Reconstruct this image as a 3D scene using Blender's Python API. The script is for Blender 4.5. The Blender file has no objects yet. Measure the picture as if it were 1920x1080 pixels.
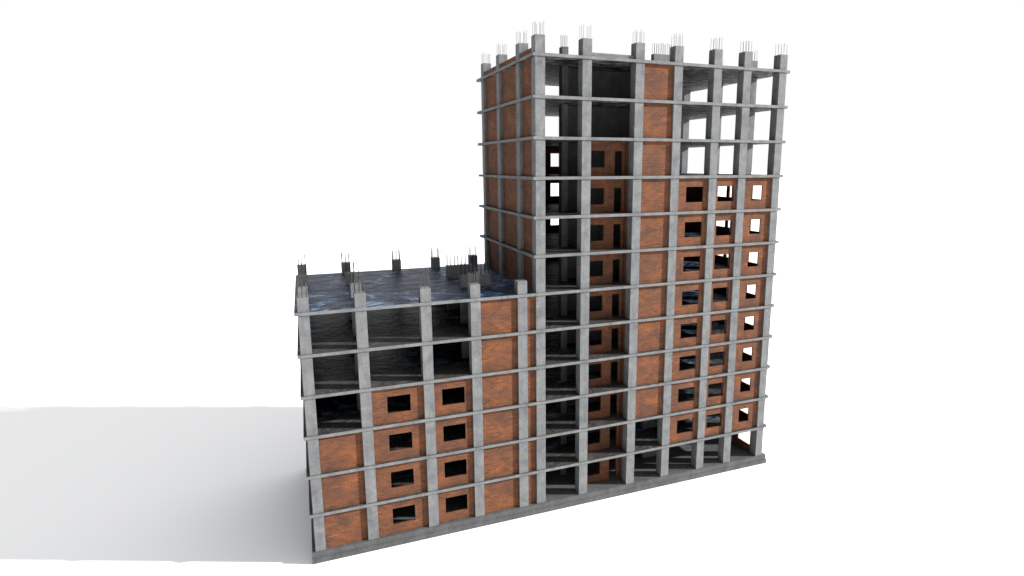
import bpy, bmesh, math, random
from mathutils import Vector, Matrix
random.seed(7)
S = bpy.context.scene
COL = S.collection

# ------------------------------------------------------------------ camera
cam_d = bpy.data.cameras.new("camera"); cam = bpy.data.objects.new("camera", cam_d); COL.objects.link(cam)
S.camera = cam
YAW, PIT, ROL, FPX = 0.3779, -0.1775, -0.0013, 1138.18
fw = Vector((math.sin(YAW)*math.cos(PIT), math.cos(YAW)*math.cos(PIT), math.sin(PIT)))
rt = Vector((math.cos(YAW), -math.sin(YAW), 0)); up = rt.cross(fw)
r2 = rt*math.cos(ROL)+up*math.sin(ROL); u2 = -rt*math.sin(ROL)+up*math.cos(ROL)
M = Matrix((r2, u2, -fw)).transposed().to_4x4(); M.translation = Vector((-17.9245, -47.8281, 30.6135))
cam.matrix_world = M
cam_d.sensor_width = 36; cam_d.lens = FPX*36/1920
cam_d.shift_x = -(1023.107-960)/1920; cam_d.shift_y = (514.81-540)/1920
cam_d.clip_start = 0.5; cam_d.clip_end = 6000

# ------------------------------------------------------------------ world and sun
SUN_EL = math.radians(20.5); SUN_H = Vector((1, -0.41, 0)).normalized()
to_sun = SUN_H*math.cos(SUN_EL)+Vector((0, 0, math.sin(SUN_EL)))
W = bpy.data.worlds.new("World"); S.world = W; W.use_nodes = True
nt = W.node_tree; nt.nodes.clear()
def N(t, k, **kw):
    n = t.nodes.new(k)
    for a, b in kw.items(): setattr(n, a, b)
    return n
tc = N(nt, 'ShaderNodeTexCoord'); L = nt.links.new
nrm = N(nt, 'ShaderNodeVectorMath', operation='NORMALIZE'); L(tc.outputs['Generated'], nrm.inputs[0])
sep = N(nt, 'ShaderNodeSeparateXYZ'); L(nrm.outputs[0], sep.inputs[0])
elv = N(nt, 'ShaderNodeMapRange', interpolation_type='SMOOTHSTEP'); L(sep.outputs['Z'], elv.inputs[0])
elv.inputs[1].default_value = 0.30; elv.inputs[2].default_value = 0.62
dot = N(nt, 'ShaderNodeVectorMath', operation='DOT_PRODUCT'); L(nrm.outputs[0], dot.inputs[0])
dot.inputs[1].default_value = Vector((-0.55, 0.62, 0.56)).normalized()
lob = N(nt, 'ShaderNodeMapRange', interpolation_type='SMOOTHSTEP'); L(dot.outputs['Value'], lob.inputs[0])
lob.inputs[1].default_value = 0.2; lob.inputs[2].default_value = 0.75
mul = N(nt, 'ShaderNodeMath', operation='MULTIPLY'); L(elv.outputs[0], mul.inputs[0]); L(lob.outputs[0], mul.inputs[1])
mix = N(nt, 'ShaderNodeMixRGB'); L(mul.outputs[0], mix.inputs[0])
mix.inputs[1].default_value = (1.0, 1.0, 1.0, 1); mix.inputs[2].default_value = (0.80, 0.84, 0.90, 1)
elv2 = N(nt, 'ShaderNodeMapRange', interpolation_type='SMOOTHSTEP'); L(sep.outputs['Z'], elv2.inputs[0])
elv2.inputs[1].default_value = -0.15; elv2.inputs[2].default_value = 0.10
dot2 = N(nt, 'ShaderNodeVectorMath', operation='DOT_PRODUCT'); L(nrm.outputs[0], dot2.inputs[0])
dot2.inputs[1].default_value = Vector((-0.92, -0.05, 0.35)).normalized()
lob2 = N(nt, 'ShaderNodeMapRange', interpolation_type='SMOOTHSTEP'); L(dot2.outputs['Value'], lob2.inputs[0])
lob2.inputs[1].default_value = 0.40; lob2.inputs[2].default_value = 0.78
mul2 = N(nt, 'ShaderNodeMath', operation='MULTIPLY'); L(elv2.outputs[0], mul2.inputs[0]); L(lob2.outputs[0], mul2.inputs[1])
mix2 = N(nt, 'ShaderNodeMixRGB'); L(mul2.outputs[0], mix2.inputs[0]); L(mix.outputs[0], mix2.inputs[1])
mix2.inputs[2].default_value = (0.11, 0.125, 0.15, 1)
bk = N(nt, 'ShaderNodeMapRange', interpolation_type='SMOOTHSTEP'); L(sep.outputs['Y'], bk.inputs[0])   # dimmer half of the studio, behind the camera
bk.inputs[1].default_value = 0.0; bk.inputs[2].default_value = -0.6
mix3 = N(nt, 'ShaderNodeMixRGB', blend_type='MULTIPLY'); L(bk.outputs[0], mix3.inputs[0]); L(mix2.outputs[0], mix3.inputs[1])
mix3.inputs[2].default_value = (0.72, 0.72, 0.72, 1)
bg = N(nt, 'ShaderNodeBackground'); zn = N(nt, 'ShaderNodeMapRange', interpolation_type='SMOOTHSTEP'); L(sep.outputs['Z'], zn.inputs[0])          # brighter overhead
zn.inputs[1].default_value = 0.45; zn.inputs[2].default_value = 0.8; zn.inputs[3].default_value = 1.0; zn.inputs[4].default_value = 1.62
mix4 = N(nt, 'ShaderNodeVectorMath', operation='SCALE'); L(mix3.outputs[0], mix4.inputs[0]); L(zn.outputs[0], mix4.inputs['Scale'])
L(mix4.outputs[0], bg.inputs[0]); bg.inputs[1].default_value = 0.5
wo = N(nt, 'ShaderNodeOutputWorld'); L(bg.outputs[0], wo.inputs[0])

sd = bpy.data.lights.new("sun", 'SUN'); sun = bpy.data.objects.new("sun", sd); COL.objects.link(sun)
sd.energy = 5.0; sd.angle = math.radians(1.2); sd.color = (1.0, 0.98, 0.955)
sun.rotation_euler = to_sun.to_track_quat('Z', 'Y').to_euler(); sun.location = to_sun*120
S.view_settings.view_transform = 'Standard'; S.view_settings.look = 'None'
S.view_settings.exposure = 1; S.view_settings.gamma = 1
S.render.engine = 'CYCLES'
S.cycles.max_bounces = 6; S.cycles.diffuse_bounces = 2; S.cycles.glossy_bounces = 3

# ------------------------------------------------------------------ materials
def newmat(name):
    m = bpy.data.materials.new(name); m.use_nodes = True
    t = m.node_tree; b = t.nodes['Principled BSDF']
    g = N(t, 'ShaderNodeNewGeometry')
    return m, t, b, g.outputs['Position']
def mapping(t, pos, sc):
    mp = N(t, 'ShaderNodeMapping'); t.links.new(pos, mp.inputs[0]); mp.inputs['Scale'].default_value = sc
    return mp.outputs[0]
def noise(t, vec, scale, detail=4, rough=0.55, dist=0.0):
    n = N(t, 'ShaderNodeTexNoise'); t.links.new(vec, n.inputs['Vector'])
    n.inputs['Scale'].default_value = scale; n.inputs['Detail'].default_value = detail
    n.inputs['Roughness'].default_value = rough; n.inputs['Distortion'].default_value = dist
    return n.outputs['Fac']
def ramp(t, fac, stops):
    r = N(t, 'ShaderNodeValToRGB'); t.links.new(fac, r.inputs[0]); e = r.color_ramp.elements
    while len(e) < len(stops): e.new(0.5)
    for k, (p, c) in enumerate(stops): e[k].position = p; e[k].color = (*c, 1)
    return r.outputs[0]
def mixc(t, fac, a, b, mode='MIX'):
    n = N(t, 'ShaderNodeMixRGB', blend_type=mode)
    for i, x in enumerate((fac, a, b)):
        if hasattr(x, 'is_linked'): t.links.new(x, n.inputs[i])
        else: n.inputs[i].default_value = x if i == 0 else (*x, 1)
    return n.outputs[0]
def bump(t, b, h, strength, dist):
    n = N(t, 'ShaderNodeBump'); t.links.new(h, n.inputs['Height'])
    n.inputs['Strength'].default_value = strength; n.inputs['Distance'].default_value = dist
    t.links.new(n.outputs[0], b.inputs['Normal'])

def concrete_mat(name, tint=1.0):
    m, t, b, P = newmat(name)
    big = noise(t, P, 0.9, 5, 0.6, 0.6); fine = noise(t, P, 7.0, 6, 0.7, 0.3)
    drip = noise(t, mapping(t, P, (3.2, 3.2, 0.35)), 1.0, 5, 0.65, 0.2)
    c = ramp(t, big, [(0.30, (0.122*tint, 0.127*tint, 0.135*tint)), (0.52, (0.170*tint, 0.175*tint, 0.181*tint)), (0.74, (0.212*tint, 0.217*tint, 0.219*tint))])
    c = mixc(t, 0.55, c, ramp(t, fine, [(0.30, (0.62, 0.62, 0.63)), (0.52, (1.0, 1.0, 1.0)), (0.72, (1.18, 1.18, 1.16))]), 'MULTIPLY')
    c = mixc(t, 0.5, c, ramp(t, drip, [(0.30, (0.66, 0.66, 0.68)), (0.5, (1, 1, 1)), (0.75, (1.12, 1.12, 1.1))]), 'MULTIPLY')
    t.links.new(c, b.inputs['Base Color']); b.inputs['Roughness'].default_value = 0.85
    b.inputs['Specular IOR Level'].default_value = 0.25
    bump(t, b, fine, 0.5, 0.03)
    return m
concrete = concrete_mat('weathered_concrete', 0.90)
shaft_mat = concrete_mat('shade_darkened_concrete', 0.42)  # darkened copy of the concrete; interior shade put into its colour
footing_mat = concrete_mat('dusty_footing_concrete', 0.47)

def slab_mat(name, stops, plain, sx, sy, rough, spec, bdist, cover=0.6, sunlit_edge=False):
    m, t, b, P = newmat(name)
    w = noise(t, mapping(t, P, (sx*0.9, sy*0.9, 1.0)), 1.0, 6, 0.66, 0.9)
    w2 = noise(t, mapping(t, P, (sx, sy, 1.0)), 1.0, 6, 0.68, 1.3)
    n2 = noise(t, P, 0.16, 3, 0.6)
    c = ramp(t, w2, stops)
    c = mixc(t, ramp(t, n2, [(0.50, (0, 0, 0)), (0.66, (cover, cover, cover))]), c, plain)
    if sunlit_edge:                                    # sunlit front strip painted plain grey; painted reflection streaks begin deeper in
        sy_ = N(t, 'ShaderNodeSeparateXYZ'); t.links.new(P, sy_.inputs[0])
        ed = N(t, 'ShaderNodeMapRange', interpolation_type='SMOOTHSTEP'); t.links.new(sy_.outputs[1], ed.inputs[0])
        ed.inputs[1].default_value = 2.6; ed.inputs[2].default_value = 4.4
        sunlit_tone = ramp(t, noise(t, P, 1.1, 5, 0.6), [(0.3, (0.040, 0.038, 0.037)), (0.7, (0.072, 0.068, 0.064))])
        c = mixc(t, ed.outputs[0], sunlit_tone, c)
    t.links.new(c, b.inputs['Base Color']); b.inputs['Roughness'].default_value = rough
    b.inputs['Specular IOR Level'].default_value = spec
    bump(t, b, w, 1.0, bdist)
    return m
roof_mat = slab_mat('sky_sheen_roof_concrete', [(0.40, (0.004, 0.008, 0.020)), (0.50, (0.012, 0.022, 0.050)), (0.57, (0.040, 0.072, 0.125)), (0.66, (0.22, 0.31, 0.40))],
               (0.022, 0.028, 0.046), 0.42, 0.52, 0.36, 0.08, 0.9)  # blue sky reflection and its pale streaks painted into the base colour
floor_mat = slab_mat('sky_sheen_floor_concrete', [(0.40, (0.006, 0.008, 0.013)), (0.50, (0.014, 0.021, 0.036)), (0.57, (0.060, 0.088, 0.125)), (0.66, (0.20, 0.27, 0.34))],
               (0.018, 0.022, 0.030), 0.42, 0.55, 0.45, 0.06, 0.5, 0.5, True)  # bluish reflections from the open rear painted as streaks in the floor colour
ceil_mat = slab_mat('streaked_ceiling_concrete', [(0.38, (0.012, 0.012, 0.013)), (0.49, (0.055, 0.055, 0.057)), (0.56, (0.14, 0.14, 0.145)), (0.66, (0.30, 0.30, 0.30))],
               (0.035, 0.035, 0.037), 0.55, 0.75, 0.6, 0.1, 0.5, 0.5)  # pale reflections of the ground painted as streaks on the undersides

def brick_mat():
    m, t, b, P = newmat('hollow_clay_brick')
    s = N(t, 'ShaderNodeSeparateXYZ'); t.links.new(P, s.inputs[0])
    ad = N(t, 'ShaderNodeMath', operation='ADD'); t.links.new(s.outputs[0], ad.inputs[0]); t.links.new(s.outputs[1], ad.inputs[1])
    cb = N(t, 'ShaderNodeCombineXYZ'); t.links.new(ad.outputs[0], cb.inputs[0]); t.links.new(s.outputs[2], cb.inputs[1])
    bt = N(t, 'ShaderNodeTexBrick'); t.links.new(cb.outputs[0], bt.inputs['Vector'])
    bt.inputs['Scale'].default_value = 1.0; bt.inputs['Brick Width'].default_value = 0.46; bt.inputs['Row Height'].default_value = 0.19
    bt.inputs['Mortar Size'].default_value = 0.011; bt.inputs['Mortar Smooth'].default_value = 0.4; bt.inputs['Bias'].default_value = 0.0
    bt.inputs['Color1'].default_value = (0.164, 0.058, 0.025, 1); bt.inputs['Color2'].default_value = (0.088, 0.036, 0.022, 1)
    bt.inputs['Mortar'].default_value = (0.250, 0.145, 0.090, 1)
    big = noise(t, mapping(t, cb.outputs[0], (0.7, 1.0, 1)), 0.8, 5, 0.6, 0.5)
    fine = noise(t, mapping(t, cb.outputs[0], (4.0, 7.0, 1)), 1.0, 4, 0.7)
    patch = noise(t, mapping(t, cb.outputs[0], (0.45, 0.8, 1)), 1.0, 4, 0.65, 0.8)
    raw = mixc(t, ramp(t, patch, [(0.36, (0.75, 0.75, 0.75)), (0.62, (0.0, 0.0, 0.0))]), bt.outputs['Color'], (0.115, 0.050, 0.030))   # patches where dust hides the joints
    c = mixc(t, 0.9, raw, ramp(t, big, [(0.32, (0.62, 0.74, 0.92)), (0.5, (0.95, 0.97, 0.97)), (0.66, (1.34, 1.20, 0.95))]), 'MULTIPLY')
    c = mixc(t, 0.35, c, ramp(t, fine, [(0.28, (0.65, 0.68, 0.72)), (0.52, (1.0, 1.0, 1.0)), (0.75, (1.4, 1.28, 1.15))]), 'MULTIPLY')
    # pale mortar squeezed out along a few beds
    bed = noise(t, mapping(t, cb.outputs[0], (0.25, 9.0, 1)), 1.0, 2, 0.5)
    bedm = ramp(t, bed, [(0.66, (0, 0, 0)), (0.72, (1, 1, 1))])
    sp = N(t, 'ShaderNodeMath', operation='MULTIPLY'); t.links.new(bedm, sp.inputs[0]); sp.inputs[1].default_value = 0.4
    c = mixc(t, sp.outputs[0], c, (0.30, 0.17, 0.10))
    t.links.new(c, b.inputs['Base Color']); b.inputs['Roughness'].default_value = 0.9
    b.inputs['Specular IOR Level'].default_value = 0.2
    iv = N(t, 'ShaderNodeMath', operation='SUBTRACT'); iv.inputs[0].default_value = 1; t.links.new(bt.outputs['Fac'], iv.inputs[1])
    ad2 = N(t, 'ShaderNodeMath', operation='ADD'); t.links.new(iv.outputs[0], ad2.inputs[0]); t.links.new(fine, ad2.inputs[1])
    bump(t, b, ad2.outputs[0], 0.7, 0.015)
    return m
brick = brick_mat()

m_steel, t, b, P = newmat('rusty_steel'); b.inputs['Roughness'].default_value = 0.6
t.links.new(ramp(t, noise(t, P, 6, 3), [(0.3, (0.016, 0.016, 0.018)), (0.7, (0.038, 0.033, 0.031))]), b.inputs['Base Color'])
m_ground, t, b, P = newmat('white_studio_floor'); b.inputs['Roughness'].default_value = 0.9
b.inputs['Specular IOR Level'].default_value = 0.0
b.inputs['Base Color'].default_value = (0.93, 0.915, 0.895, 1)

# ------------------------------------------------------------------ mesh helpers
def link(name, bm, mats, parent=None):
    me = bpy.data.meshes.new(name); bm.to_mesh(me); bm.free()
    for m in (mats if isinstance(mats, (list, tuple)) else [mats]): me.materials.append(m)
    o = bpy.data.objects.new(name, me); COL.objects.link(o)
    if parent: o.parent = parent
    return o
def grid_solid(bm, xs, ys, zs, keep, hmat=0):
    """one closed solid made of the kept cells of a grid; hmat = material slot of up and down faces"""
    V = {}
    def vt(i, j, k):
        if (i, j, k) not in V: V[(i, j, k)] = bm.verts.new((xs[i], ys[j], zs[k]))
        return V[(i, j, k)]
    nx, ny, nz = len(xs)-1, len(ys)-1, len(zs)-1
    def K(i, j, k): return 0 <= i < nx and 0 <= j < ny and 0 <= k < nz and keep(i, j, k)
    for i in range(nx):
        for j in range(ny):
            for k in range(nz):
                if not K(i, j, k): continue
                for d, q in (((-1,0,0), ((0,0,0),(0,0,1),(0,1,1),(0,1,0))), ((1,0,0), ((1,0,0),(1,1,0),(1,1,1),(1,0,1))),
                             ((0,-1,0), ((0,0,0),(1,0,0),(1,0,1),(0,0,1))), ((0,1,0), ((0,1,0),(0,1,1),(1,1,1),(1,1,0))),
                             ((0,0,-1), ((0,0,0),(0,1,0),(1,1,0),(1,0,0))), ((0,0,1), ((0,0,1),(1,0,1),(1,1,1),(0,1,1)))):
                    if not K(i+d[0], j+d[1], k+d[2]):
                        f = bm.faces.new([vt(i+a, j+b_, k+c) for a, b_, c in q])
                        if d[2]: f.material_index = hmat
def box(bm, x0, x1, y0, y1, z0, z1):
    grid_solid(bm, [x0, x1], [y0, y1], [z0, z1], lambda i, j, k: True)
def bar(bm, p, q, r, n=5):
    p, q = Vector(p), Vector(q); d = (q-p).normalized()
    a = d.orthogonal().normalized(); c = d.cross(a)
    A = [bm.verts.new(p+(a*math.cos(2*math.pi*i/n)+c*math.sin(2*math.pi*i/n))*r) for i in range(n)]
    B = [bm.verts.new(q+(a*math.cos(2*math.pi*i/n)+c*math.sin(2*math.pi*i/n))*r) for i in range(n)]
    for i in range(n): bm.faces.new((A[i], A[(i+1) % n], B[(i+1) % n], B[i]))
    bm.faces.new(B); bm.faces.new(A[::-1])

# ------------------------------------------------------------------ setting
bm = bmesh.new(); bmesh.ops.create_grid(bm, x_segments=2, y_segments=2, size=2500)
g = link('ground', bm, m_ground); g.location = (0, 0, -0.944); g['kind'] = 'structure'

# ------------------------------------------------------------------ the building
H, TS = 3.3, 0.25
NT, NL = 12, 6
root = bpy.data.objects.new('unfinished_building', None); COL.objects.link(root)
root.location = (0, 0, 0)
root['label'] = 'unfinished concrete frame building with brick infill walls, twelve-storey tower beside six-storey wing'
root['category'] = 'building'

XL, XR0, XR, YB = -19.12, 26.05, 26.53, 17.15
# foundation and floor slabs
bm = bmesh.new(); box(bm, XL-0.03, XR+0.05, -0.06, YB+0.1, -0.95, -0.50)
o = link('foundation', bm, footing_mat, root)
bm = bmesh.new(); box(bm, XL, XR-0.05, 0.0, YB, -0.498, 0.0)
o = link('ground_slab', bm, [footing_mat], root)
for lv in range(1, NT+1):
    z1 = lv*H; z0 = z1-TS; bm = bmesh.new()
    x0 = XL if lv <= NL else 0.0
    xs = [x0, 0.0, XR0, XR] if x0 < 0 else [x0, XR0, XR]
    grid_solid(bm, xs, [0.0, 0.2, YB], [z0, z1], lambda i, j, k, n=len(xs)-2: not (i == n and j == 0), hmat=1)
    o = link('roof_slab' if lv == NT else 'floor_slab', bm, [concrete, roof_mat if lv in (NL, NT) else floor_mat, ceil_mat, floor_mat], root)
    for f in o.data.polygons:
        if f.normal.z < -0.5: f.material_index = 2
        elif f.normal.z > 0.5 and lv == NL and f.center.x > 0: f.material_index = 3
    if lv == NT: o['label'] = 'tower roof slab with column stubs rising through it'
    if lv == NL: o['label'] = 'large slab forming the roof of the low wing'

# columns ------------------------------------------------------------
def cage(col, x0, x1, y0, y1, z0, nx=3, ny=3, ln=1.02, r=0.02):
    bm = bmesh.new()
    for i in range(nx):
        for j in range(ny):
            if 0 < i < nx-1 and 0 < j < ny-1: continue
            x = x0+0.09+(x1-x0-0.18)*i/(nx-1); y = y0+0.09+(y1-y0-0.18)*j/(ny-1)
            l = ln*random.uniform(0.9, 1.08)
            bar(bm, (x, y, z0-0.12), (x+random.uniform(-.03, .03), y+random.uniform(-.03, .03), z0+l), r)
    link('rebar_cage', bm, m_steel, col)
def column(x0, x1, y0, y1, ztop, rebar=True, nx=3, ny=3, name='column', mat=None):
    """one continuous pier; each storey lift runs between two slabs and is a hair off true"""
    bm = bmesh.new(); n = int(ztop/H)
    for lv in range(n):
        a = lv*H + (0.0 if lv == 0 else 0.0); jx, jy = random.uniform(-.012, .012), random.uniform(-.006, .006)
        box(bm, x0+jx, x1+jx, y0+jy, y1+jy, a+0.001, (lv+1)*H-TS-0.001)
    box(bm, x0, x1, y0, y1, n*H+0.001, ztop)
    o = link(name, bm, mat or concrete, root)
    if rebar: cage(o, x0, x1, y0, y1, ztop, nx, ny, r=0.028 if ztop < 30 else 0.016)
    return o
FX = [(-18.86,-18.06),(-14.75,-13.9),(-9.7,-8.85),(-5.6,-4.75),(-1.45,-0.6),(0.22,1.08),(4.45,5.3),(9.5,10.36),(13.45,14.3),(17.65,18.5),(21.0,21.86),(25.18,26.03)]
YF0, YF1 = 0.10, 1.0
LT, TT = 20.93, 41.0
for i, (a, b_) in enumerate(FX):
    column(a, b_, YF0, YF1, LT if i < 5 else TT, rebar=(i != 4))
for i in (0, 1):
    for y in (3.95, 9.75): column(*FX[i], y, y+0.85, LT)
for i in range(5): column(*FX[i], 16.0, 16.85, LT)
for y0, y1 in ((3.9, 4.85), (9.7, 10.65), (15.12, 15.97)): column(0.18, 1.03, y0, y1, TT)
for i in range(6, 11): column(*FX[i], 15.9, 16.75, TT)
column(25.2, 26.03, 15.8, 16.65, TT)
column(25.02, 25.72, 3.9, 4.75, TT); column(25.2, 26.03, 9.7, 10.6, TT)
column(4.28, 4.88, 4.05, 4.75, TT, mat=concrete_mat('shaded_cement', 0.6))  # inner column in a darker concrete copy, its shade painted in
# lift and stair shaft walls
def shaft(x0, x1, y0, y1, ztop, nx, ny, reb=True):
    return column(x0, x1, y0, y1, ztop, reb, nx, ny, 'shaft_wall')
shaft(-5.25, -2.5, 4.7, 5.2, LT, 8, 2); shaft(-5.25, -2.5, 10.4, 10.9, LT, 8, 2)
shaft(13.75, 15.8, 4.2, 4.7, TT, 9, 2)
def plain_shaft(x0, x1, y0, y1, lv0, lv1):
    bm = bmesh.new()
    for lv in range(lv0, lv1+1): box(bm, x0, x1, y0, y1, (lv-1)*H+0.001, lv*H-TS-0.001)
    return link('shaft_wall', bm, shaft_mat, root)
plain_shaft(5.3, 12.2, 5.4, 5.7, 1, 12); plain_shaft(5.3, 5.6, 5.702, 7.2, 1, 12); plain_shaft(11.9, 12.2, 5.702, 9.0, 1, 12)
# raised concrete kerb on the tower roof
bm = bmesh.new(); box(bm, 5.32, 9.48, 0.35, 0.6, 39.602, 39.96); link('roof_kerb', bm, concrete, root)

# walls ---------------------------------------------------------------
def wall_x(x0, x1, y0, y1, lv, holes=(), name='brick_wall', mat=None, zf=0.0, zt=None):
    """wall along X in storey lv; holes = (xa, xb, sill, head)"""
    zb = (lv-1)*H+0.002+zf; ztp = lv*H-TS-0.002 if zt is None else (lv-1)*H+zt
    xs = sorted({x0, x1, *[h[0] for h in holes], *[h[1] for h in holes]})
    zs = sorted({zb, ztp, *[max(zb, (lv-1)*H+h[2]) for h in holes], *[(lv-1)*H+h[3] for h in holes]})
    def keep(i, j, k):
        cx, cz = (xs[i]+xs[i+1])/2, (zs[k]+zs[k+1])/2-(lv-1)*H
        return not any(h[0] < cx < h[1] and h[2] < cz < h[3] for h in holes)
    bm = bmesh.new(); grid_solid(bm, xs, [y0, y1], zs, keep)
    return link(name, bm, mat or brick, root)
def wall_y(y0, y1, x0, x1, lv, holes=(), name='brick_wall', mat=None, zt=None):
    zb = (lv-1)*H+0.002; ztp = lv*H-TS-0.002 if zt is None else (lv-1)*H+zt
    ys = sorted({y0, y1, *[h[0] for h in holes], *[h[1] for h in holes]})
    zs = sorted({zb, ztp, *[max(zb, (lv-1)*H+h[2]) for h in holes], *[(lv-1)*H+h[3] for h in holes]})
    def keep(i, j, k):
        cy, cz = (ys[j]+ys[j+1])/2, (zs[k]+zs[k+1])/2-(lv-1)*H
        return not any(h[0] < cy < h[1] and h[2] < cz < h[3] for h in holes)
    bm = bmesh.new(); grid_solid(bm, [x0, x1], ys, zs, keep)
    return link(name, bm, mat or brick, root)
def bay(i): return FX[i][1]+0.015, FX[i+1][0]-0.015
YW0, YW1 = 0.32, 0.46
SI, HE = 0.82, 2.26
def front(i, lvs, win=None):
    for lv in lvs:
        o = wall_x(*bay(i), YW0, YW1, lv, [(*win, SI, HE)] if win else [])
        if win: o['label'] = 'brick infill wall with a rectangular window opening'
front(0, range(1, 4)); front(1, range(1, 5), (-12.67, -10.8)); front(2, range(1, 5), (-8.17, -6.24))
front(3, range(1, 7)); front(4, range(1, 7)); front(7, range(3, 13))
front(8, range(2, 10), (15.28, 17.2)); front(9, range(2, 10), (18.85, 20.72)); front(10, range(2, 10), (22.86, 24.16))
for lv in range(1, 11):                                     # recessed walls of the loggia
    o = wall_x(5.32, 9.48, 1.65, 1.85, lv, [(5.75, 7.43, SI-0.07, HE-0.05), (8.43, 9.22, -1, HE-0.05)], 'recessed_wall')
    o['label'] = 'recessed brick wall with a window and a door opening'
    wall_y(1.02, 1.648, 9.52, 9.72, lv, name='return_wall')
# left face of the tower, roof parapet
for lv in range(1, 13):
    for (a, b_) in ((1.015, 3.885), (4.865, 9.685), (10.665, 15.105)):
        wall_y(a, b_, 0.46, 0.7, lv, name='tower_side_wall')
for (a, b_) in ((1.015, 3.885), (4.865, 9.685), (10.665, 15.105)):
    bm = bmesh.new(); box(bm, 0.36, 0.60, a, b_, 39.602, 40.18); link('roof_parapet', bm, brick, root)
# right face of the tower
for lv in range(1, 10):
    wall_y(1.02, 3.88, 25.2, 25.33, lv, [(1.1, 3.05, SI, HE+0.3)], 'end_wall')
    wall_y(4.77, 9.68, 25.2, 25.33, lv, [(5.0, 6.68, SI, HE), (7.15, 9.1, SI, HE)], 'end_wall')
    wall_y(10.62, 15.78, 25.2, 25.33, lv, name='end_wall')
# rear walls
for lv in range(1, 11):
    wall_x(1.05, 4.43, 16.15, 16.4, lv, name='rear_wall')
    wall_x(5.32, 9.48, 16.15, 16.4, lv, [(8.1, 9.35, SI, HE)], 'rear_wall')
    wall_x(10.38, 13.43, 16.15, 16.4, lv, name='rear_wall')
    if lv < 10:
        for i in (8, 9, 10): wall_x(*bay(i), 16.15, 16.4, lv, [(FX[i][1]+0.8, FX[i][1]+2.0, SI, HE)], 'rear_wall')
for lv in range(1, 7):
    for i in range(4):
        if (lv, i) in ((5, 0), (5, 1), (6, 0), (6, 1), (6, 2)): continue
        wall_x(*bay(i), 16.2, 16.45, lv, [(FX[i][1]+1.0, FX[i][1]+2.2, SI, HE)] if lv < 4 else [], 'wing_rear_wall')
    if lv < 6:
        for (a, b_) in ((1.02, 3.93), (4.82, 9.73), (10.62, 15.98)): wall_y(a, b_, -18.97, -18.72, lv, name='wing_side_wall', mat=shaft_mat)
